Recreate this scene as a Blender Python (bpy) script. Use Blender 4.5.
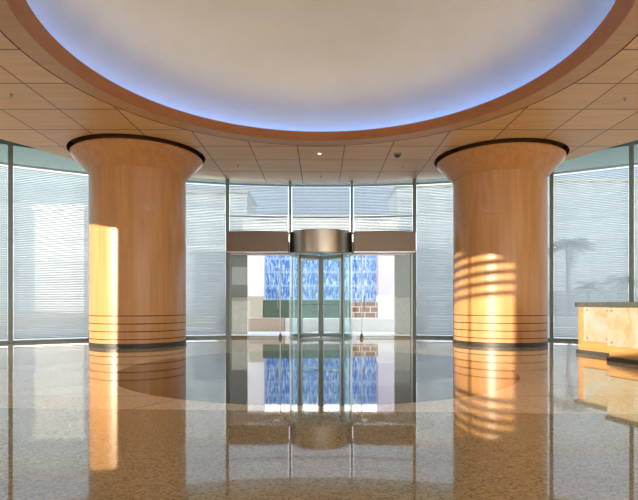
import bpy, bmesh, math, random
from mathutils import Vector, Matrix
PI = math.pi
sc = bpy.context.scene
C = sc.collection
for o in list(bpy.data.objects): bpy.data.objects.remove(o)

# ------------------------------------------------------------------ camera
F = 500.0; VPX, VPY = 321.0, 304.0; EYE = 1.06
cam_d = bpy.data.cameras.new('camera'); cam = bpy.data.objects.new('camera', cam_d); C.objects.link(cam)
cam.location = (0, 0, EYE); cam.rotation_euler = (PI/2, 0, 0)
cam_d.sensor_fit = 'HORIZONTAL'; cam_d.sensor_width = 36.0; cam_d.lens = 36.0*F/638.0
cam_d.shift_x = -(VPX-319.0)/638.0
cam_d.shift_y = (VPY-250.0)/638.0
cam_d.clip_end = 400
sc.camera = cam

# ------------------------------------------------------------------ sky
w = bpy.data.worlds.new('sky'); sc.world = w; w.use_nodes = True
nt = w.node_tree; nt.nodes.clear()
out = nt.nodes.new('ShaderNodeOutputWorld'); bg = nt.nodes.new('ShaderNodeBackground')
tc = nt.nodes.new('ShaderNodeTexCoord'); sep = nt.nodes.new('ShaderNodeSeparateXYZ')
nt.links.new(tc.outputs['Generated'], sep.inputs[0])
rmp = nt.nodes.new('ShaderNodeValToRGB')
mr = nt.nodes.new('ShaderNodeMapRange'); mr.inputs[1].default_value = -1; mr.inputs[2].default_value = 1
nt.links.new(sep.outputs['Y'], mr.inputs[0]); nt.links.new(mr.outputs[0], rmp.inputs[0])
rmp.color_ramp.elements[0].position = 0.2; rmp.color_ramp.elements[0].color = (1.0, .93, .82, 1)
rmp.color_ramp.elements[1].position = 0.75; rmp.color_ramp.elements[1].color = (.50, .60, .74, 1)
nt.links.new(rmp.outputs[0], bg.inputs[0])
zm = nt.nodes.new('ShaderNodeMapRange'); zm.inputs[1].default_value = .25; zm.inputs[2].default_value = .8; zm.inputs[3].default_value = 2.45; zm.inputs[4].default_value = 3.9
nt.links.new(sep.outputs['Z'], zm.inputs[0]); nt.links.new(zm.outputs[0], bg.inputs[1])   # hazy bright sky overhead
nt.links.new(bg.outputs[0], out.inputs[0])

# ------------------------------------------------------------------ sun (low, behind the camera on the left)
SUN = Vector((-0.60, -0.80, 0.125)).normalized()        # direction to the sun
sd = bpy.data.lights.new('sun', 'SUN'); sd.energy = 6.5; sd.color = (1.0, .87, .68); sd.angle = math.radians(.35)
so = bpy.data.objects.new('sun', sd); C.objects.link(so); so.rotation_euler = SUN.to_track_quat('Z', 'Y').to_euler()

sc.view_settings.view_transform = 'Standard'; sc.view_settings.look = 'None'
sc.view_settings.gamma = 1; sc.view_settings.use_curve_mapping = False
sc.view_settings.exposure = 0.28
sc.cycles.max_bounces = 14; sc.cycles.transparent_max_bounces = 32; sc.cycles.diffuse_bounces = 5
sc.cycles.glossy_bounces = 5; sc.cycles.transmission_bounces = 6
sc.cycles.caustics_reflective = False; sc.cycles.sample_clamp_indirect = 6
sc.cycles.use_denoising = True

# ------------------------------------------------------------------ materials
class NB:
    def __init__(s, name):
        s.m = bpy.data.materials.new(name); s.m.use_nodes = True; s.t = s.m.node_tree; s.t.nodes.clear()
        s.out = s.n('OutputMaterial'); s.tc = None
    def n(s, t, **k):
        x = s.t.nodes.new('ShaderNode'+t)
        for a, b in k.items(): setattr(x, a, b)
        return x
    def l(s, a, b): s.t.links.new(a, b)
    def obj(s):
        if not s.tc: s.tc = s.n('TexCoord')
        return s.tc.outputs['Object']
    def xyz(s):
        x = s.n('SeparateXYZ'); s.l(s.obj(), x.inputs[0]); return x.outputs
    def math(s, op, a, b=None, c=None):
        x = s.n('Math', operation=op)
        for i, v in enumerate((a, b, c)):
            if v is None: continue
            if isinstance(v, (int, float)): x.inputs[i].default_value = v
            else: s.l(v, x.inputs[i])
        return x.outputs[0]
    def noise(s, scale, detail=3, vec=(1, 1, 1), rough=.5, dist=0):
        mp = s.n('Mapping'); mp.inputs['Scale'].default_value = vec; s.l(s.obj(), mp.inputs[0])
        x = s.n('TexNoise'); x.inputs['Scale'].default_value = scale; x.inputs['Detail'].default_value = detail
        x.inputs['Roughness'].default_value = rough; x.inputs['Distortion'].default_value = dist
        s.l(mp.outputs[0], x.inputs['Vector']); return x.outputs['Fac']
    def ramp(s, fac, stops):
        x = s.n('ValToRGB'); e = x.color_ramp.elements
        while len(e) < len(stops): e.new(.5)
        for i, (p, c) in enumerate(stops):
            e[i].position = p; e[i].color = (c[0], c[1], c[2], 1)
        s.l(fac, x.inputs[0]); return x.outputs[0]
    def mix(s, fac, a, b, blend='MIX'):
        x = s.n('Mix', data_type='RGBA', blend_type=blend)
        for k, v in ((0, fac), (6, a), (7, b)):
            if isinstance(v, (int, float)): x.inputs[k].default_value = v
            elif isinstance(v, tuple): x.inputs[k].default_value = (v[0], v[1], v[2], 1)
            else: s.l(v, x.inputs[k])
        return x.outputs[2]
    def pbr(s, col, rough=.5, metal=0, coat=0, spec=.5, ior=1.45, bump=None, bstr=.1, bdist=.01, coat_rough=.05, aniso=0):
        p = s.n('BsdfPrincipled')
        for k, v in (('Base Color', col), ('Roughness', rough), ('Metallic', metal), ('Coat Weight', coat),
                     ('Specular IOR Level', spec), ('IOR', ior), ('Coat Roughness', coat_rough), ('Anisotropic', aniso)):
            if isinstance(v, (int, float)): p.inputs[k].default_value = v
            elif isinstance(v, tuple): p.inputs[k].default_value = (v[0], v[1], v[2], 1)
            else: s.l(v, p.inputs[k])
        if bump is not None:
            b = s.n('Bump'); b.inputs['Strength'].default_value = bstr; b.inputs['Distance'].default_value = bdist
            s.l(bump, b.inputs['Height']); s.l(b.outputs[0], p.inputs['Normal'])
        s.l(p.outputs[0], s.out.inputs[0]); return p

def plain(name, col, rough=.5, metal=0, var=.12, scale=6, vec=(1, 1, 1), **k):
    b = NB(name); f = b.noise(scale, 4, vec)
    a = tuple(max(0, c*(1-var)) for c in col); d = tuple(min(1, c*(1+var)) for c in col)
    b.pbr(b.ramp(f, [(.3, a), (.7, d)]), rough, metal, **k); return b.m

def wood(name, lo, hi, vec, rough=.32, coat=.25, seams=None):
    b = NB(name)
    g = b.noise(5, 6, vec, .6, .6); f2 = b.noise(.45, 2)
    col = b.ramp(g, [(.3, lo), (.7, hi)])
    col = b.mix(b.math('MULTIPLY', f2, .35), col, tuple(c*.78 for c in lo))
    b.pbr(col, rough, 0, coat); return b, col

# maple veneer of the columns (grain runs up the shaft)
M = {}
M['maple'] = wood('maple_veneer', (.56, .275, .10), (.72, .385, .15), (1.6, 1.6, .12), .34, .22)[0].m
M['capital'] = wood('capital_veneer', (.56, .25, .08), (.70, .345, .12), (1.6, 1.6, .3), .36, .18)[0].m
M['fascia'] = wood('fascia_veneer', (.42, .165, .062), (.52, .215, .085), (.5, .5, 2.5), .4, .1)[0].m
M['ringwood'] = wood('ring_veneer', (.56, .315, .145), (.68, .40, .20), (.5, 1.2, 1), .42, .1)[0].m

def ceiling_mat():
    b = NB('ceiling_panels')
    o = b.xyz()
    ux = b.math('DIVIDE', b.math('SUBTRACT', o[0], -.583+1.167*.5*0), 1.167)
    uy = b.math('DIVIDE', b.math('SUBTRACT', o[1], 15.88), 1.174)
    cx_, cy_ = b.math('FLOOR', ux), b.math('FLOOR', uy)
    cv = b.n('CombineXYZ'); b.l(cx_, cv.inputs[0]); b.l(cy_, cv.inputs[1])
    wn = b.n('TexWhiteNoise', noise_dimensions='2D'); b.l(cv.outputs[0], wn.inputs[0])
    g = b.noise(3.2, 6, (.22, 2.2, 1), .6, .8)
    col = b.ramp(g, [(.3, (.72, .43, .18)), (.7, (.86, .56, .26))])
    col = b.mix(b.math('MULTIPLY', wn.outputs[0], .28), col, (.52, .27, .11))
    def joint(u, half, step):
        fr = b.math('FRACT', u); d = b.math('MINIMUM', fr, b.math('SUBTRACT', 1.0, fr))
        return b.math('LESS_THAN', b.math('MULTIPLY', d, step), half)
    j = b.math('MAXIMUM', joint(ux, .014, 1.167), joint(uy, .016, 1.174))
    dx = b.math('SUBTRACT', o[1], 7.70)
    rr = b.math('SQRT', b.math('ADD', b.math('MULTIPLY', o[0], o[0]), b.math('MULTIPLY', dx, dx)))
    j = b.math('MAXIMUM', j, b.math('LESS_THAN', rr, 4.625))
    col = b.mix(j, col, (.16, .075, .03))
    b.pbr(col, .38, 0, .12); return b.m
M['ceiling'] = ceiling_mat()

def floor_mat():
    b = NB('polished_granite')
    o = b.xyz()
    dx = b.math('SUBTRACT', o[1], 8.35)
    ox = b.math('ADD', o[0], .08)
    rr = b.math('SQRT', b.math('ADD', b.math('MULTIPLY', ox, ox), b.math('MULTIPLY', dx, dx)))
    inc = b.math('LESS_THAN', rr, 3.16)
    near = b.math('LESS_THAN', b.math('ADD', o[1], b.math('MULTIPLY', o[0], .045)), 4.95)
    sp = b.n('TexVoronoi'); sp.inputs['Scale'].default_value = 75; b.l(b.obj(), sp.inputs[0])
    sc_ = b.n('SeparateColor'); b.l(sp.outputs['Color'], sc_.inputs[0])
    n2 = b.noise(60, 3, (1, 1, 1), .6)
    v = b.math('ADD', b.math('MULTIPLY', sc_.outputs[0], .55), b.math('MULTIPLY', n2, .45))
    light = b.ramp(v, [(.2, (.56, .46, .32)), (.42, (.74, .65, .49)), (.7, (.84, .77, .62))])
    brown = b.ramp(v, [(.15, (.16, .13, .075)), (.45, (.36, .32, .20)), (.8, (.50, .45, .31))])
    dark = b.ramp(v, [(.25, (.022, .014, .007)), (.6, (.065, .045, .022))])
    col = b.mix(near, light, brown); col = b.mix(inc, col, dark)
    def line(expr, half): return b.math('LESS_THAN', b.math('ABSOLUTE', expr), half)
    j = line(b.math('SUBTRACT', o[1], 5.76), .010)
    j = b.math('MAXIMUM', j, line(b.math('SUBTRACT', o[1], 11.9), .012))
    # joints that radiate from the inlaid circle
    ang = b.math('DIVIDE', b.math('ARCTAN2', dx, o[0]), PI/6)
    fr = b.math('FRACT', ang); d = b.math('MINIMUM', fr, b.math('SUBTRACT', 1.0, fr))
    rad = b.math('LESS_THAN', b.math('MULTIPLY', b.math('MULTIPLY', d, PI/6), rr), .011)
    rad = b.math('MULTIPLY', rad, b.math('SUBTRACT', 1.0, near))
    j = b.math('MAXIMUM', j, rad)
    col = b.mix(b.math('MULTIPLY', j, .75), col, (.07, .05, .03))
    bm_ = b.math('ADD', b.noise(1.6, 2, (1, .35, 1)), b.math('MULTIPLY', b.noise(9, 2), .08))
    b.pbr(col, .04, 0, .5, .5, 1.5, bump=bm_, bstr=.02, bdist=.004, coat_rough=.02); return b.m
M['floor'] = floor_mat()

def dome_mat():
    b = NB('painted_dome_plaster'); f = b.noise(.7, 3); g = b.noise(30, 2)
    b.pbr(b.ramp(f, [(.3, (.67, .63, .49)), (.7, (.73, .69, .55))]), .75, bump=g, bstr=.04); return b.m
M['dome'] = dome_mat()

def glass_mat(name, tint, refl=1.0):
    b = NB(name); tr = b.n('BsdfTransparent'); tr.inputs[0].default_value = (*tint, 1)
    gl = b.n('BsdfGlossy'); gl.inputs['Roughness'].default_value = .01; gl.inputs[0].default_value = (.9, .95, .95, 1)
    lw = b.n('LayerWeight'); wv = b.noise(2.0, 1); mx = b.n('MixShader')
    sch = b.math('ADD', b.math('MULTIPLY', b.math('POWER', lw.outputs['Facing'], 5.0), .9), b.math('ADD', b.math('MULTIPLY', wv, .01), .035))
    b.l(b.math('MULTIPLY', sch, refl), mx.inputs[0])
    b.l(tr.outputs[0], mx.inputs[1]); b.l(gl.outputs[0], mx.inputs[2]); b.l(mx.outputs[0], b.out.inputs[0]); return b.m
M['glass'] = glass_mat('tinted_window_glass', (.88, .925, .945))
M['clear'] = glass_mat('clear_door_glass', (.97, .985, .985), .8)
M['curved'] = glass_mat('curved_door_glass', (.90, .975, .98), 1.0)

def slat_mat():
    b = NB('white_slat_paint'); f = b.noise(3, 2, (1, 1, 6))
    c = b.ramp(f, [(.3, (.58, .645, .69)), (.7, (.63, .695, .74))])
    d = b.n('BsdfDiffuse'); t = b.n('BsdfTranslucent'); b.l(c, d.inputs[0]); b.l(c, t.inputs[0])
    mx = b.n('MixShader'); mx.inputs[0].default_value = .42
    b.l(d.outputs[0], mx.inputs[1]); b.l(t.outputs[0], mx.inputs[2]); b.l(mx.outputs[0], b.out.inputs[0]); return b.m
M['slat'] = slat_mat()

M['steel'] = plain('brushed_steel', (.36, .39, .37), .34, .8, .08, 8, (1, 1, 12))
M['bronze'] = plain('bronze_steel', (.25, .20, .155), .38, .45, .08, 5, (1, 1, 14))
M['drum'] = plain('brushed_drum_steel', (.50, .46, .39), .27, 1, .08, 5, (1, 1, 16), aniso=.5)
M['mull'] = plain('mullion_paint', (.20, .25, .245), .4, .3, .08)
M['alu'] = plain('silver_aluminium', (.72, .74, .74), .3, .8, .06)
M['black'] = plain('black_rubber', (.04, .036, .03), .4)
M['groove'] = plain('dark_groove', (.06, .035, .02), .5)
M['plinth'] = plain('dark_granite_plinth', (.07, .065, .055), .18, 0, .3, 40)
M['gtop'] = plain('dark_granite_top', (.10, .11, .09), .15, 0, .3, 40)
M['deskwood'] = wood('desk_veneer', (.56, .28, .08), (.68, .40, .14), (.5, .5, 2.4), .3, .3)[0].m
M['plaster'] = plain('white_plaster', (.72, .70, .66), .8, 0, .04)
M['eave'] = plain('grey_green_soffit', (.20, .28, .25), .6, 0, .05, 1)
M['recess'] = plain('recess_shade_tone', (.17, .08, .035), .7)  # dark brown stands in for the shade inside the recesses

def onyx():
    b = NB('veined_amber_glass'); f = b.noise(1.5, 5, (1, 1, .6), .6, 1.4)
    b.pbr(b.ramp(f, [(.3, (.44, .29, .11)), (.46, (.46, .41, .29)), (.66, (.43, .47, .43))]), .08, 0, .6, .6); return b.m
M['onyx'] = onyx()
def emit(name, col, s):
    b = NB(name); e = b.n('Emission'); e.inputs[0].default_value = (*col, 1); e.inputs[1].default_value = s
    b.l(e.outputs[0], b.out.inputs[0]); return b.m
M['blue_tube'] = emit('blue_neon_light', (.012, .22, 1.0), 18)
M['down'] = emit('warm_lamp_light', (1, .8, .55), 6)

# outdoors
M['paving'] = plain('pale_paving', (.74, .73, .70), .8, 0, .05, 2)
M['pinkg'] = plain('pink_granite', (.62, .49, .41), .6, 0, .10, 14)
M['beigeg'] = plain('beige_granite', (.66, .61, .52), .6, 0, .10, 14)
M['whitew'] = plain('white_render', (.90, .91, .92), .8, 0, .03, 3)
M['greenw'] = plain('dark_green_granite', (.10, .17, .13), .4, 0, .2, 12)
M['greyp'] = plain('grey_metal_panel', (.42, .43, .40), .6, 0, .05, 3)
M['lav'] = plain('lavender_render', (.60, .57, .74), .8, 0, .04, 3)
M['lavw'] = plain('pale_lavender_render', (.80, .79, .88), .8, 0, .04, 3)
M['pinkb'] = plain('pink_render', (.72, .52, .46), .8, 0, .04, 3)
M['leaf'] = plain('palm_leaf', (.20, .30, .28), .6, 0, .3)
M['bark'] = plain('palm_bark', (.34, .33, .31), .8, 0, .3)
M['hedge'] = plain('hedge_leaf', (.24, .33, .32), .8, 0, .5, 8)
def water_wall():
    b = NB('blue_glass_block'); o = b.xyz()
    n = b.noise(3.4, 5, (4.2, 1, .8), .7, .9)
    band = b.math('FRACT', b.math('DIVIDE', b.math('SUBTRACT', o[2], .05), .62))
    band = b.math('MULTIPLY', b.math('MINIMUM', band, b.math('SUBTRACT', 1.0, band)), 2.0)
    edge = b.math('LESS_THAN', band, .16)
    c = b.ramp(n, [(.36, (.02, .10, .46)), (.50, (.09, .27, .72)), (.60, (.58, .78, .95))])
    c = b.mix(b.math('MULTIPLY', edge, .5), c, (.45, .62, .90))
    b.pbr(c, .15, 0, .3); return b.m
M['water'] = water_wall()
def brick():
    b = NB('brown_brick'); mp = b.n('Mapping'); mp.inputs['Rotation'].default_value = (PI/2, 0, 0); b.l(b.obj(), mp.inputs[0])
    t = b.n('TexBrick'); t.inputs['Scale'].default_value = 1.0; t.inputs['Mortar Size'].default_value = .022
    t.inputs['Brick Width'].default_value = .46; t.inputs['Row Height'].default_value = .235
    t.inputs['Color1'].default_value = (.28, .13, .09, 1); t.inputs['Color2'].default_value = (.36, .19, .12, 1); t.inputs['Mortar'].default_value = (.75, .7, .62, 1)
    b.l(mp.outputs[0], t.inputs['Vector']); b.pbr(t.outputs[0], .7); return b.m
M['brick'] = brick()
def facade(name, wall, win, sx, sz, fill=.5):
    b = NB(name); o = b.xyz()
    fx = b.math('FRACT', b.math('DIVIDE', o[0], sx)); fz = b.math('FRACT', b.math('DIVIDE', o[2], sz))
    k = b.math('MULTIPLY', b.math('LESS_THAN', fx, fill), b.math('LESS_THAN', fz, .5))
    b.pbr(b.mix(k, wall, win), .7); return b.m
M['tower'] = facade('hazed_pale_facade', (.56, .63, .70), (.46, .53, .60), 2.4, 3.2, .6)  # pale bluish tones put the outdoor haze into the wall colour
M['tower2'] = facade('hazed_blue_grey_facade', (.42, .50, .58), (.36, .44, .52), 3.0, 3.0, .6)  # haze tinted into these walls as well

# ------------------------------------------------------------------ mesh helpers
def obj(name, bm, mat, parent=None, smooth=False, kind=None):
    me = bpy.data.meshes.new(name); bm.normal_update(); bm.to_mesh(me); bm.free()
    if isinstance(mat, str): mat = M[mat]
    me.materials.append(mat)
    if smooth:
        for p in me.polygons: p.use_smooth = True
    o = bpy.data.objects.new(name, me); C.objects.link(o)
    if parent: o.parent = parent
    if kind: o['kind'] = kind
    return o
def tag(o, label, cat, group=None):
    o['label'] = label; o['category'] = cat
    if group: o['group'] = group
    return o
def thing(name, label, cat, loc=(0, 0, 0), rz=0, group=None):
    o = bpy.data.objects.new(name, None); C.objects.link(o); o.location = loc; o.rotation_euler = (0, 0, rz)
    o.empty_display_size = .1
    return tag(o, label, cat, group)
def struct(name, bm, mat, **k): return obj(name, bm, mat, kind='structure', **k)
def box(x0, y0, z0, x1, y1, z1, bm=None, bev=0):
    bm2 = bmesh.new() if (bm is None or bev) else bm
    bmesh_box(bm2, x0, y0, z0, x1, y1, z1)
    if bev: bmesh.ops.bevel(bm2, geom=bm2.edges[:], offset=bev, segments=2, affect='EDGES', profile=.5)
    if bm is not None and bev:
        me = bpy.data.meshes.new('t'); bm2.to_mesh(me); bm2.free(); bm.from_mesh(me); bpy.data.meshes.remove(me); return bm
    return bm2
def bmesh_box(bm, x0, y0, z0, x1, y1, z1):
    v = [bm.verts.new(p) for p in ((x0,y0,z0),(x1,y0,z0),(x1,y1,z0),(x0,y1,z0),(x0,y0,z1),(x1,y0,z1),(x1,y1,z1),(x0,y1,z1))]
    for f in ((3,2,1,0),(4,5,6,7),(0,1,5,4),(1,2,6,5),(2,3,7,6),(3,0,4,7)): bm.faces.new([v[i] for i in f])
def lathe(prof, seg=96, bm=None, a0=0, a1=2*PI, cx=0, cy=0, capped=False):
    bm = bm or bmesh.new(); full = abs(a1-a0-2*PI) < 1e-6; n = seg if full else seg+1
    rings = []
    for r, z in prof:
        rings.append([bm.verts.new((cx+r*math.cos(a0+(a1-a0)*i/seg), cy+r*math.sin(a0+(a1-a0)*i/seg), z)) for i in range(n)])
    for a, b in zip(rings, rings[1:]):
        for i in range(seg): bm.faces.new((a[i], a[(i+1) % n], b[(i+1) % n], b[i]))
    if capped:
        if full:
            bm.faces.new(rings[0][::-1]); bm.faces.new(rings[-1])
    return bm
def ringbox(r0, r1, z0, z1, seg=96, bm=None, a0=0, a1=2*PI, cx=0, cy=0):   # closed rectangular ring or arc
    bm = bm or bmesh.new(); full = abs(a1-a0-2*PI) < 1e-6
    bm = lathe([(r0, z0), (r1, z0), (r1, z1), (r0, z1), (r0, z0)], seg, bm, a0, a1, cx, cy)
    if not full:
        for t in (a0, a1):
            bm.faces.new([bm.verts.new((cx+r*math.cos(t), cy+r*math.sin(t), z)) for r, z in ((r0, z0), (r1, z0), (r1, z1), (r0, z1))])
    bmesh.ops.remove_doubles(bm, verts=bm.verts[:], dist=1e-5); bmesh.ops.recalc_face_normals(bm, faces=bm.faces[:]); return bm
def cyl(r, z0, z1, x=0, y=0, seg=16, bm=None):
    return lathe([(r, z0), (r, z1)], seg, bm, cx=x, cy=y, capped=True)
def tube(p, r, seg=10, bm=None):
    bm = bm or bmesh.new(); rings = []; pts = [Vector(q) for q in p]
    for i, q in enumerate(pts):
        d = (pts[min(i+1, len(pts)-1)]-pts[max(i-1, 0)]).normalized()
        u = d.orthogonal().normalized() if i == 0 else (u-d*u.dot(d)).normalized(); v = d.cross(u)
        rr = r if isinstance(r, (int, float)) else r[i]
        rings.append([bm.verts.new(q+u*rr*math.cos(2*PI*k/seg)+v*rr*math.sin(2*PI*k/seg)) for k in range(seg)])
    for a, b in zip(rings, rings[1:]):
        for k in range(seg): bm.faces.new((a[k], a[(k+1) % seg], b[(k+1) % seg], b[k]))
    bm.faces.new(rings[0][::-1]); bm.faces.new(rings[-1]); return bm
def loft(points, z0, z1):                                     # closed polygon extruded upwards
    bm = bmesh.new(); a = [bm.verts.new((x, y, z0)) for x, y in points]; b = [bm.verts.new((x, y, z1)) for x, y in points]
    bm.faces.new(a[::-1]); bm.faces.new(b); n = len(a)
    for i in range(n): bm.faces.new((a[i], a[(i+1) % n], b[(i+1) % n], b[i]))
    bmesh.ops.recalc_face_normals(bm, faces=bm.faces[:]); return bm

# ------------------------------------------------------------------ dimensions
HC = EYE+3.90                       # ceiling height
RW, YW = 15.5, .56                  # curved glass wall: radius and centre
DC = (0.0, 7.70)                    # centre of the round ceiling opening
COLS = [(-4.78, 13.13), (4.78, 13.43)]
RCOL = 1.19
HG = 6.9                            # top of the glass
def wallpt(s, r=RW): a = s/RW; return r*math.sin(a), YW+r*math.cos(a), -a

# ------------------------------------------------------------------ floor
S_END = 12.87
arc = [wallpt(-S_END+2*S_END*i/48, RW+.12)[:2] for i in range(49)]
fl = arc[::-1]+[(-11.55, -6), (11.55, -6)]
fo = struct('floor', loft(fl, -.2, 0), 'floor')

# ------------------------------------------------------------------ ceiling plate with round openings
def edge_x2y():
    P = [(0,16.08),(1,16.06),(2,15.98),(3,15.72),(4.1,15.40),(5.2,15.25),(6.0,14.85),(6.5,14.2),(6.78,13.4),(7.1,12.65),(7.56,11.82),(7.95,11.0),(8.3,10.0),(8.6,8.5),(8.7,7.0)]
    return P
P = edge_x2y()
def crom(P, n=5):
    o = []
    Q = [(-P[1][0], P[1][1])]+P+[(2*P[-1][0]-P[-2][0], 2*P[-1][1]-P[-2][1])]
    for i in range(1, len(Q)-2):
        for k in range(n):
            t = k/n; o.append(tuple(.5*((2*Q[i][j])+(-Q[i-1][j]+Q[i+1][j])*t+(2*Q[i-1][j]-5*Q[i][j]+4*Q[i+1][j]-Q[i+2][j])*t*t+(-Q[i-1][j]+3*Q[i][j]-3*Q[i+1][j]+Q[i+2][j])*t**3) for j in (0, 1)))
    o.append(P[-1]); return o
right = crom(P)
outer = right+[(8.7, -6), (-8.7, -6)]+[(-x, y) for x, y in right[::-1]][:-1]
RH = 1.70
R_RING = 4.64
def plate(name, mat, loops, z0, z1):
    bm = bmesh.new(); es = []
    for lp in loops:
        v = [bm.verts.new((x, y, z0)) for x, y in lp]
        es += [bm.edges.new((v[i], v[(i+1) % len(v)])) for i in range(len(v))]
    bmesh.ops.triangle_fill(bm, edges=es, use_beauty=True, use_dissolve=False)
    r = bmesh.ops.extrude_face_region(bm, geom=bm.faces[:])
    for v in [g for g in r['geom'] if isinstance(g, bmesh.types.BMVert)]: v.co.z = z1
    bmesh.ops.recalc_face_normals(bm, faces=bm.faces[:])
    return struct(name, bm, mat)
circ = lambda cx, cy, r, n: [(cx+r*math.cos(2*PI*i/n), cy+r*math.sin(2*PI*i/n)) for i in range(n)]
plate('ceiling', 'ceiling', [outer, circ(*DC, R_RING-.02, 128)]+[circ(x, y, RH, 72) for x, y in COLS], HC, HC+.22)
# smooth ring round the opening, then the sloping fascia and its lip
struct('trim_1', lathe([(R_RING-.03, HC+.05), (R_RING-.04, HC), (4.24, HC), (4.24, HC+.03)], 160, cx=DC[0], cy=DC[1]), 'ringwood', smooth=False)
struct('trim_2', ringbox(4.225, 4.245, HC-.002, HC+.03, 160, cx=DC[0], cy=DC[1]), 'fascia')
bm = lathe([(4.225, HC-.001), (4.07, HC+.145), (4.07, HC+.16), (4.10, HC+.17), (4.26, HC+.17), (4.26, HC+.03)], 160, cx=DC[0], cy=DC[1])
struct('trim_3', bm, 'fascia', smooth=False)
# dome: cove shelf, cove wall and shallow cap
cap = [(4.26, HC+.17), (4.34, HC+.17), (4.34, HC+.22)]
for i in range(1, 24):
    t = i/24; cap.append((4.34*math.cos(t*PI/2), HC+.22+1.45*math.sin(t*PI/2)))
cap.append((.001, HC+1.67))
bm = lathe(cap, 128, cx=DC[0], cy=DC[1]); bmesh.ops.recalc_face_normals(bm, faces=bm.faces[:])
struct('ceiling_dome', bm, 'dome', smooth=True)
tag(obj('cove_light', lathe([(4.21+.014*math.cos(2*PI*k/8), HC+.187+.014*math.sin(2*PI*k/8)) for k in range(9)], 96, cx=DC[0], cy=DC[1]), 'blue_tube', smooth=True),
    'glowing blue neon tube hidden in the rim of the round ceiling dome', 'light')
for k in range(36):                                             # added spots without fittings, hidden behind the lip, to brighten the dome
    a = 2*PI*(k+.5)/36; ld = bpy.data.lights.new('dome_fill_spot', 'SPOT'); ld.energy = 15; ld.color = (1, .82, .52); ld.spot_size = math.radians(125); ld.spot_blend = 1; ld.shadow_soft_size = .15
    lo_ = bpy.data.objects.new('dome_fill_spot', ld); C.objects.link(lo_); lo_.location = (DC[0]+4.16*math.cos(a), DC[1]+4.16*math.sin(a), HC+.21)
    lo_.rotation_euler = (Vector((-math.cos(a), -math.sin(a), .35))*-1).to_track_quat('Z', 'Y').to_euler()
# recesses above the columns, coloured dark for their shade
for i, (x, y) in enumerate(COLS):
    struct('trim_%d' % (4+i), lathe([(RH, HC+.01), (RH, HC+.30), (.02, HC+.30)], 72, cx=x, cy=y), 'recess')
# roof over the gap between soffit and glass
struct('roof', loft([wallpt(-S_END+2*S_END*i/48, RW+.3)[:2] for i in range(49)][::-1]+[(-11.7, -6), (11.7, -6)], HG, HG+.3), 'plaster')

struct('roof_eave', ringbox(RW+.3, RW+2.7, 5.45, 5.6, 64, a0=PI/2-.9, a1=PI/2+.9, cy=YW), 'eave')
# ------------------------------------------------------------------ columns
for i, (x, y) in enumerate(COLS):
    side = ('left column, maple clad, round, pale streak of sunlight down its left flank', 'right column, maple clad, round, slanting sunlight stripes, nearer the desk')[i]
    c = thing('column', side, 'column', (x, y, 0), 0, 'round wood clad columns')
    obj('plinth', lathe([(RCOL-.02, 0), (RCOL-.02, .012), (RCOL+.012, .02), (RCOL+.012, .098), (RCOL, .105)], 128), 'black', c)
    hs = [.205, .392, .580, .772]
    prof = [(RCOL, .105)]
    for h in hs: prof += [(RCOL, h-.011), (RCOL-.016, h-.011), (RCOL-.016, h+.011), (RCOL, h+.011)]
    prof += [(RCOL, 3.30), (RCOL-.004, 3.303), (RCOL, 3.306), (RCOL, 4.38)]
    obj('shaft', lathe(prof, 128), 'maple', c)
    for h in hs: obj('reveal_band', ringbox(RCOL-.03, RCOL-.008, h-.012, h+.012, 128), 'groove', c)
    cp = [(RCOL-.01, 4.375), (RCOL+.02, 4.375), (RCOL+.035, 4.40)]
    for k in range(1, 9):
        t = k/8; cp.append((RCOL+.035+.385*(t**1.05), 4.40+.42*t))
    cp += [(1.63, 4.83), (1.63, 4.872), (1.615, 4.885), (1.30, 4.885)]
    obj('capital', lathe(cp, 128), 'capital', c)
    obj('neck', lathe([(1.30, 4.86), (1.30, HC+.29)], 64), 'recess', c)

# ------------------------------------------------------------------ glass wall : bays between mullions
edges_s = [-12.87, -10.89, -8.91, -6.93, -4.95, -2.97, -.99, .99, 2.97, 4.95, 6.93, 8.91, 10.89, 12.87]
def local_box(s0, s1, r0, r1, z0, z1, bm, n=6):
    """box that follows the curved wall"""
    V = []
    for i in range(n+1):
        s = s0+(s1-s0)*i/n
        V.append([bm.verts.new((*wallpt(s, r)[:2], z)) for r, z in ((r0, z0), (r1, z0), (r1, z1), (r0, z1))])
    for a, b in zip(V, V[1:]):
        for k in range(4): bm.faces.new((a[k], a[(k+1) % 4], b[(k+1) % 4], b[k]))
    bm.faces.new(V[0]); bm.faces.new(V[-1][::-1]); bmesh.ops.recalc_face_normals(bm, faces=bm.faces[:]); return bm
blind_lab = ['behind the far left off the entrance', 'at the far left edge, partly cut by the picture', 'in the wide bay left of the left column', 'half behind the left side of the left column',
 'in the bay between left column and entrance', 'in the bay above the left glass door', 'in the bay above the revolving door', 'in the bay above the right glass door',
 'in the bay between entrance and right column', 'half hidden behind the right column', 'in the wide bay right of the right column', 'behind the reception desk at the right edge', 'beyond the reception desk']
wn = 0
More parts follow.
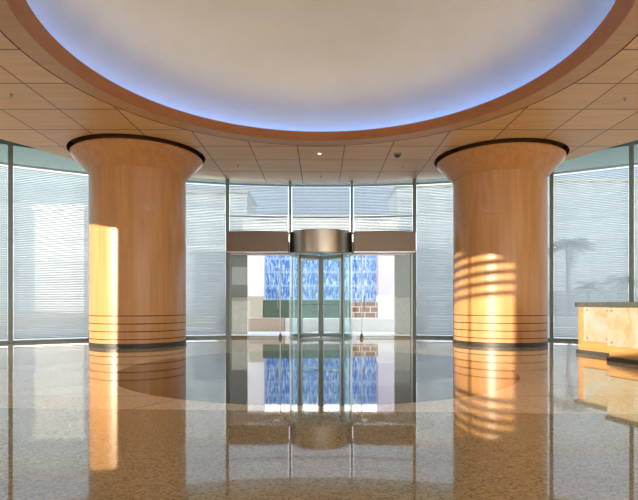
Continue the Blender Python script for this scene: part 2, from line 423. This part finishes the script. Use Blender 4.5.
for k in range(13):
    s0, s1 = edges_s[k], edges_s[k+1]; wn += 1
    e = bpy.data.objects.new('window_%d' % wn, None); C.objects.link(e); e['kind'] = 'structure'
    door = k in (5, 6, 7); zb = 3.34 if door else .07
    mid = (s0+s1)/2; mx, my, mr_ = wallpt(mid); e.location = (mx, my, 0); inv = Matrix.Translation((-mx, -my, 0))
    def put(nm, bm, mat):
        bmesh.ops.transform(bm, matrix=inv, verts=bm.verts[:]); return obj(nm, bm, mat, e)
    put('pane', local_box(s0+.03, s1-.03, RW-.006, RW+.006, zb, 3.835, bmesh.new()), 'glass')
    put('pane', local_box(s0+.03, s1-.03, RW-.006, RW+.006, 3.855, HG, bmesh.new()), 'glass')
    put('transom', local_box(s0+.03, s1-.03, RW-.012, RW+.012, 3.835, 3.855, bmesh.new()), 'mull')
    put('sill', local_box(s0+.02, s1-.02, RW-.10, RW+.05, zb-.07 if not door else 3.30, zb, bmesh.new()), 'mull')
    if k in (0, 12): continue
    # venetian blind: a thing of its own
    zlo = 3.36 if door else .12 if k != 5 else 3.36
    ztop = 4.82
    b = thing('venetian_blind', 'white venetian blind '+blind_lab[k], 'blind', (*wallpt(mid, RW-.13)[:2], 0), mr_, 'white blinds on the glass wall')
    bm = bmesh.new(); hw = (s1-s0)/2-.075; z = zlo+.05; pitch = .048; w2 = .0235; tl = math.radians(62)
    rng = random.Random(k)
    while z < ztop-.05:
        j = rng.uniform(-.05, .05); dy, dz = w2*math.cos(tl+j), w2*math.sin(tl+j)
        v = [bm.verts.new(p) for p in ((-hw, -dy, z-dz), (hw, -dy, z-dz+rng.uniform(-.002, .002)), (hw, 0, z+.003), (-hw, 0, z+.003), (hw, dy, z+dz), (-hw, dy, z+dz))]
        bm.faces.new((v[0], v[1], v[2], v[3])); bm.faces.new((v[3], v[2], v[4], v[5])); z += pitch
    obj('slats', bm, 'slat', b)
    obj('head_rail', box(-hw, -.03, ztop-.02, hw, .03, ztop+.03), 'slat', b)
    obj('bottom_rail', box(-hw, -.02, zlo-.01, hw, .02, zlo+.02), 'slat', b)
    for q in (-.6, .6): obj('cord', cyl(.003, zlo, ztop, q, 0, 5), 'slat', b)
# mullions: one structure piece each
tn = 8
for k, s in enumerate(edges_s):
    tn += 1
    inner = abs(s) < 3 and abs(s) < 1.2
    zb = 3.30 if inner else 0
    x, y, r = wallpt(s, RW-.04)
    bm = box(-.036 if inner else -.058, -.10, zb, .036 if inner else .058, .10, HG, bev=.006)
    o = struct('trim_%d' % tn, bm, 'mull'); o.location = (x, y, 0); o.rotation_euler = (0, 0, r)

# ------------------------------------------------------------------ entrance
YD = 16.0
# side headers
for sx, lab in ((-1, 'bronze steel header box over the left glass door, left of the drum'), (1, 'bronze steel header box over the right glass door, right of the drum')):
    t = thing('door_header', lab, 'door header', (sx*1.975, 15.72, 2.69), 0, 'header boxes over the side doors')
    obj('casing', box(-.955, -.22, 0, .955, .22, .625, bev=.01), 'bronze', t)
    obj('end_cap', box(min(sx*.95,sx*.985), -.20, .02, max(sx*.95,sx*.985), .20, .605, bev=.004), 'alu', t)
    obj('track', box(-.95, -.235, -.03, .95, -.06, .0), 'alu', t)
# revolving door
rd = thing('revolving_door', 'round revolving glass door with brushed steel drum canopy in the middle', 'revolving door', (0.0, 15.98, 0))
obj('drum', lathe([(.02, 2.63), (.99, 2.63), (1.0, 2.64), (1.0, 3.31), (.99, 3.32), (.02, 3.32)], 96), 'drum', rd)
obj('drum_rim', ringbox(.985, 1.012, 2.60, 2.645, 96), 'steel', rd)
obj('floor_ring', ringbox(.96, 1.02, 0, .012, 96), 'steel', rd)
for a in (0, PI):
    g = obj('curved_side', ringbox(.965, .98, .07, 2.60, 24, a0=a-PI/4, a1=a+PI/4), 'curved', rd)
    obj('kick_rail', ringbox(.955, .99, .012, .075, 24, a0=a-PI/4, a1=a+PI/4), 'steel', g)
    for s in (-1, 1):
        t_ = a+s*PI/4
        obj('post', cyl(.032, .012, 2.62, .975*math.cos(t_), .975*math.sin(t_), 16), 'steel', rd)
    obj('side_post', cyl(.022, .012, 2.62, .985*math.cos(a), .985*math.sin(a), 14), 'alu', rd)
obj('centre_shaft', cyl(.035, .0, 2.62, 0, 0, 18), 'steel', rd)
for k in range(4):
    a = PI/4+k*PI/2
    wg = obj('wing', box(.09, -.006, .12, .90, .006, 2.48), 'clear', rd); wg.rotation_euler = (0, 0, a)
    bm = bmesh.new()
    box(.05, -.022, .03, .105, .022, 2.58, bm); box(.885, -.022, .03, .935, .022, 2.58, bm)
    box(.105, -.022, .03, .885, .022, .115, bm); box(.105, -.022, 2.48, .885, .022, 2.58, bm)
    fr = obj('wing_frame', bm, 'steel', wg)
    obj('push_bar', tube([(.14, -.05, 1.05), (.84, -.05, 1.05)], .012), 'steel', wg)
    obj('brush_strip', box(.935, -.01, .03, .955, .01, 2.58), 'black', wg)
# side doors
for sx, lab in ((-1, 'clear glass swing door left of the revolving door, with full height pull bar'), (1, 'clear glass swing door right of the revolving door, with full height pull bar')):
    t = thing('glass_door', lab, 'door', (sx*1.95, 15.66, 0), 0, 'glass side doors')
    obj('pane', box(-.84, -.006, .06, .84, .006, 2.655), 'clear', t)
    obj('bottom_rail', box(-.84, -.02, .012, .84, .02, .062), 'steel', t)
    h = obj('pull_bar', tube([(-sx*.68, -.07, .14), (-sx*.68, -.07, 2.62)], .017, 12), 'alu', t)
    bm = bmesh.new()
    for z in (.3, 1.3, 2.4): tube([(-sx*.68, -.07, z), (-sx*.68, 0, z)], .010, 8, bm)
    obj('bracket', bm, 'steel', h)
    obj('lock', tube([(-sx*.60, -.045, 1.28), (-sx*.60, -.09, 1.24), (-sx*.60, -.10, 1.08), (-sx*.60, -.09, .95), (-sx*.60, -.045, .92)], .018, 8), 'steel', t)
    obj('floor_pivot', lathe([(.05, .0), (.055, .03), (.045, .09), (.03, .13), (.005, .14)], 20, cx=-sx*.68, cy=-.03), 'bronze', t)
    p = thing('door_jamb', 'slim silver door jamb post beside the %s mullion of the entrance' % ('left' if sx < 0 else 'right'), 'door jamb', (sx*2.84, 15.66, 0), 0, 'door jambs of the entrance')
    obj('post', box(-.028, -.06, 0, .028, .06, 2.655, bev=.005), 'steel', p)
    obj('seal', box(sx*-.034, -.01, .02, sx*-.028, .01, 2.64), 'black', p)
    # dark threshold
    q = struct('trim_%d' % (30 if sx < 0 else 31), box(sx*2.3 if sx > 0 else -2.81, 15.58, 0.0, 2.81 if sx > 0 else -2.3, 15.75, .065), 'bronze')
# fixed glass light behind header line between header and drum (soffit closer)
struct('trim_32', box(-2.93, 15.62, 3.20, 2.93, 15.86, 3.305) if False else box(-1.0, 16.0, 3.325, 1.0, 16.1, 3.34), 'mull')

# ------------------------------------------------------------------ reception desk
def desk():
    t = thing('reception_desk', 'amber glass fronted wooden reception desk with dark stone top at the right', 'desk', (6.2, 9.4, 0))
    L = Vector((6.2, 9.4, 0))
    A0, A1 = Vector((5.56, 10.80, 0)), Vector((5.80, 9.90, 0))       # rear section
    B0, B1 = Vector((5.37, 9.31, 0)), Vector((5.80, 7.75, 0))         # front section, steps towards the hall
    def panel(nm, P0, P1, z0, z1, d0, d1, mat, par, bev=0):
        d = (P1-P0).normalized(); n = Vector((d.y, -d.x, 0))
        if n.x > 0: n = -n                                            # outward, to the hall
        q = [P0+n*d1, P1+n*d1, P1+n*d0, P0+n*d0]
        bm = loft([((p-L).x, (p-L).y) for p in q], z0, z1)
        if bev: bmesh.ops.bevel(bm, geom=bm.edges[:], offset=bev, segments=2, affect='EDGES')
        return obj(nm, bm, mat, par)
    for P0, P1, n_p in ((A0, A1, 1), (B0, B1, 2)):
        d = (P1-P0).normalized()
        b = panel('body', P0, P1, .08, 1.0, -.62, 0, 'deskwood', t)
        panel('kick_plinth', P0-d*.03, P1+d*.03, 0, .08, -.60, .035, 'plinth', t)
        panel('stone_top', P0-d*.03, P1+d*.03, 1.0, 1.095, -.68, .075, 'gtop', t, .006)
        Ln = (P1-P0).length
        for i in range(n_p):
            s0 = (.20 if P0 is A0 else .0)+i*(Ln/n_p); s1 = (i+1)*(Ln/n_p)-(.02)
            g = panel('glass_panel', P0+d*s0, P0+d*s1, .28, .995, .030, .048, 'onyx', t)
            for s in (s0+.10, s1-.10):
                for z in (.35, .93):
                    n = Vector((d.y, -d.x, 0)); n = -n if n.x > 0 else n
                    c = P0+d*s-L
                    obj('standoff', tube([c+Vector((0, 0, z)), c+n*.062+Vector((0, 0, z))], .017, 14), 'steel', g)
    return t
desk()

# ------------------------------------------------------------------ ceiling fixtures
t = thing('dome_camera', 'small dark dome shaped security camera on the ceiling left of the right column', 'camera', (1.98, 500*3.9/150.5, HC))
obj('base', lathe([(.002, 0), (.10, 0), (.10, -.03), (.085, -.04)], 24), 'steel', t)
obj('dome', lathe([(.085, -.035)]+[(.08*math.cos(a*PI/16), -.04-.07*math.sin(a*PI/16)) for a in range(1, 9)], 24), 'black', t, smooth=True)
t = thing('downlight', 'small lit downlight in the wooden ceiling above the revolving door', 'light', (-.04, 12.95, HC))
obj('ring', lathe([(.045, -.001), (.07, -.001), (.07, -.012), (.045, -.012)], 24), 'alu', t); obj('lens', lathe([(.002, -.006), (.045, -.006)], 24), 'down', t)
def ceil_at(px, py): Y = 500*3.9/(304-py); return (px-VPX)/500*Y, Y
for px, py, lab in ((321, 176, 'tiny dark sprinkler head nearest the glass above the revolving door'), (238, 165, 'tiny sprinkler head on the ceiling right of the left column'),
    (403, 166, 'tiny sprinkler head on the ceiling behind the dome camera'), (11, 94, 'tiny sprinkler head on the ceiling at the left edge, far from the columns'),
    (625, 98, 'tiny sprinkler head on the ceiling at the right edge, above the desk side')):
    X, Y = ceil_at(px, py); t = thing('sprinkler', lab, 'sprinkler', (X, Y, HC), 0, 'ceiling sprinklers')
    obj('cup', lathe([(.002, -.001), (.035, -.001), (.03, -.012), (.014, -.016)], 16), 'steel', t)
    obj('stem', lathe([(.014, -.01), (.010, -.05), (.028, -.052), (.028, -.056), (.002, -.056)], 12), 'steel', t)

# ------------------------------------------------------------------ unseen walls added beside and behind the camera to shape the low sun
def wall_with_openings(name, axis, c, a0, a1, z1, ops, th=.25, low=0):
    """ops: (lo, hi, zlo, zhi); axis 'x' = wall in the plane x=c"""
    bm = bmesh.new(); cuts = sorted(ops)
    def add(p0, p1, q0, q1):
        if p1-p0 < 1e-4 or q1-q0 < 1e-4: return
        if axis == 'x': bmesh_box(bm, c, p0, q0, c+th, p1, q1)
        else: bmesh_box(bm, p0, c, q0, p1, c+th, q1)
    cur = a0
    for lo, hi, zl, zh in cuts:
        add(cur, lo, 0, z1); add(lo, hi, low, zl); add(lo, hi, zh, z1); cur = hi
    add(cur, a1, 0, z1)
    return struct(name, bm, 'plaster')
xl = -11.55
# left flank of the left column seen back along the sun
P1 = Vector((COLS[0][0]-RCOL, COLS[0][1], 0)); t1 = (P1.x-xl)/abs(SUN.x); hy = P1.y+SUN.y*t1; hz = SUN.z*t1
# the window plane behind the camera
yb = -6.0
P2 = Vector((COLS[1][0]-.35, COLS[1][1]-RCOL, 0)); t2 = (P2.y-yb)/abs(SUN.y); bx = P2.x+SUN.x*t2; bz = SUN.z*t2
print('OPENINGS', hy, hz, bx, bz)
wall_with_openings('wall_left_sun_mask', 'x', xl-.25, -6, 12.0, HG, [(2.7, 6.1, .75, 4.30)])  # opening cut to throw the sun patch on the left column
wall_with_openings('wall_back_sun_mask', 'y', yb-.25, -11.8, -2.0, HG, [(-11.25, -8.95, 2.6, 5.95),  (-7.25, -5.3, 2.5, 3.85)], low=1.3)  # openings shape the sun; gaps below add floor bounce for the ceiling
wall_with_openings('wall_right_shade', 'x', 11.55, -6, 12.0, HG, [])  # unseen solid wall added to darken the right side
# louvre in the back opening
t = thing('window_louvre', 'slatted louvre in the window behind the camera', 'louvre', (-9.85, yb+.06, 0))
bm = bmesh.new(); z = 4.12
while z < 5.9:
    box(-1.42, -.012, z, 1.42, .012, z+.12+.05*(z-4.1), bm); z += .255
obj('slats', bm, 'alu', t)
obj('stile', box(-.42, -.02, 2.6, -.36, .02, 5.95), 'alu', t)

# ------------------------------------------------------------------ outdoors
def place(name, label, cat, x0, y0, z0, x1, y1, z1, mat, group=None, bev=.02):
    t = box(x0, y0, z0, x1, y1, z1, bev=bev)
    return tag(obj(name, t, mat), label, cat, group)
struct('ground', loft([(-90, 15.0), (90, 15.0), (90, 140), (-90, 140)], -.4, -.21) if False else box(-90, 12.2, -.5, 90, 140, -.21), 'paving')
struct('ground_terrace', loft([wallpt(-S_END+2*S_END*i/48, RW+.13)[:2] for i in range(49)]+[(13, 24), (-13, 24)], -.2, -.01), 'paving')
place('low_wall', 'low pink granite wall outside beyond the left glass door', 'wall', -4.0, 19.5, -.01, -1.42, 19.9, .51, 'pinkg')
place('low_wall', 'low white wall outside beyond the revolving door and right glass door', 'wall', -1.40, 19.5, -.01, 4.0, 19.9, .50, 'whitew')
place('planter', 'dark green granite planter wall under the blue glass wall', 'planter', -2.42, 21, -.01, 1.20, 21.5, 1.23, 'greenw')
place('brick_pier', 'brown brick pier with white mortar right of the green planter', 'pier', 1.22, 21, -.01, 2.36, 21.5, 1.16, 'brick')
place('granite_block', 'pale beige granite block left of the green planter', 'block', -4.4, 21, -.01, -2.44, 21.6, 1.40, 'beigeg')
place('granite_block', 'white block right of the brick pier', 'block', 2.38, 21, -.01, 4.4, 21.6, 1.40, 'whitew')
t = thing('water_wall', 'tall blue patterned glass wall outside behind the revolving door', 'glass wall', (0, 23.1, 0))
obj('panel', box(-2.56, 0, 0, 2.56, .3, 3.6, bev=.02), 'water', t)
bm = bmesh.new()
for x in (-1.28, 0, 1.28): box(x-.02, -.03, 0, x+.02, 0, 3.6, bm)
obj('mullion', bm, 'alu', t)
place('pier', 'pale lavender pier left of the blue glass wall', 'pier', -3.6, 22.8, -.01, -2.60, 23.5, 3.9, 'lavw', 'lavender piers')
place('pier', 'lavender pier right of the blue glass wall', 'pier', 2.60, 22.8, -.01, 3.6, 23.5, 3.9, 'lav', 'lavender piers')
place('portal_beam', 'pink beam outside spanning above the entrance view', 'beam', -3.2, 17.6, 2.80, 3.2, 18.0, 3.25, 'pinkb')
place('screen_panel', 'grey screen panel outside beside the left door jamb', 'panel', -3.35, 17.8, 1.30, -2.62, 17.9, 2.80, 'greyp', 'grey panels beside the doors')
place('screen_panel', 'grey screen panel outside beside the right door jamb', 'panel', 2.62, 17.8, 1.30, 3.35, 17.9, 2.80, 'greyp', 'grey panels beside the doors')
for sx, w_ in ((-1, 'left'), (1, 'right')):
    place('plinth_block', 'grey beige plinth under the %s grey screen panel' % w_, 'plinth', sx*2.985-.365, 17.75, -.01, sx*2.985+.365, 18.0, 1.30, 'beigeg', 'plinths under the grey panels')
# pale blocks of the neighbouring buildings
def building(lab, x0, y0, x1, y1, z1, mat, grp='buildings beyond the glass wall'):
    t = thing('building', lab, 'building', ((x0+x1)/2, (y0+y1)/2, -.21), 0, grp)
    w2, d2 = (x1-x0)/2, (y1-y0)/2
    obj('walls', box(-w2, -d2, 0, w2, d2, z1, bev=.05), mat, t)
    obj('parapet', box(-w2-.1, -d2-.1, z1, w2+.1, d2+.1, z1+.3), 'greyp' if mat != 'whitew' else 'whitew', t)
building('white low building straight beyond the entrance', -5.3, 34, 5.3, 40, 7.0, 'whitew')
building('white building beyond the wide left window', -17.2, 30, -14.2, 36, 6.9, 'whitew')
building('blue grey building beyond the left windows', -32, 38, -17.6, 44, 12, 'tower2')
building('pale building beyond the left of the entrance', -13.5, 44, -6.5, 50, 11, 'tower')
building('pale tower beyond the right column', 7.0, 46, 16, 52, 12, 'tower')
building('blue grey building beyond the right windows', 18, 48, 40, 56, 13, 'tower2')
# boundary wall and hedge outside the flanking windows
place('boundary_wall', 'low grey wall outside the left windows', 'wall', -30, 25, -.21, -5.2, 25.4, .62, 'greyp')
place('boundary_wall', 'low white wall outside the right windows', 'wall', 5.2, 25, -.21, 30, 25.4, .45, 'whitew')
rng = random.Random(4)
def palm(x, y, h, n, L, lab):
    t = thing('palm_tree', lab, 'palm tree', (x, y, -.21), rng.uniform(0, 3), 'palm trees outside')
    obj('trunk', tube([(0, 0, 0), (.05, 0, h*.3), (.02, .05, h*.65), (0, 0, h)], [.15, .10, .09, .12], 12), 'bark', t)
    for k in range(n):
        a = 2*PI*k/n+rng.uniform(-.2, .2); el = rng.uniform(.0, 1.35); bm = bmesh.new(); pts = []
        for i in range(9):
            s = i/8; r = L*s*math.cos(el*(1-s*.3)); z = h+L*s*math.sin(el)-L*.75*s*s
            pts.append(Vector((r*math.cos(a), r*math.sin(a), z)))
        tube(pts, [.03*(1-i/9)+.006 for i in range(9)], 5, bm)
        side = Vector((-math.sin(a), math.cos(a), 0))
        for i in range(1, 9):
            for q in (0, .5):
                p = pts[i-1].lerp(pts[i], q)+Vector((0, 0, 0)); wl_ = L*.30*math.sin(PI*min(1, (i-.6+q)/9)+.25); dr = (pts[i]-pts[i-1]).normalized()
                for sg in (-1, 1):
                    e = p+side*sg*wl_+dr*wl_*.5+Vector((0, 0, -wl_*.45))
                    bm.faces.new([bm.verts.new(v) for v in (p, p+dr*.09, e)])
        obj('frond', bm, 'leaf', t)
palm(12.8, 25.8, 4.2, 15, 1.5, 'tall palm tree beyond the window right of the right column')
palm(17.4, 29, 2.6, 12, 1.3, 'short palm tree further right beyond the window')
palm(15.0, 28, 2.2, 11, 1.2, 'low palm between the two other palms beyond the right window')
bm = bmesh.new()
for i in range(900):
    x = rng.uniform(13.5, 28); y = rng.uniform(25.8, 27); z = rng.uniform(-.2, 1.7+.5*math.sin(x*1.7))
    c = Vector((x, y, z)); u = Vector((rng.uniform(-1, 1), rng.uniform(-1, 1), rng.uniform(-1, 1))).normalized(); v = u.orthogonal().normalized()
    s = rng.uniform(.08, .22); bm.faces.new([bm.verts.new(p) for p in (c-u*s, c+v*s*.5, c+u*s, c-v*s*.5)])
tag(obj('hedge', bm, 'hedge'), 'leafy hedge beyond the low white wall behind the desk', 'hedge')['kind'] = 'stuff'
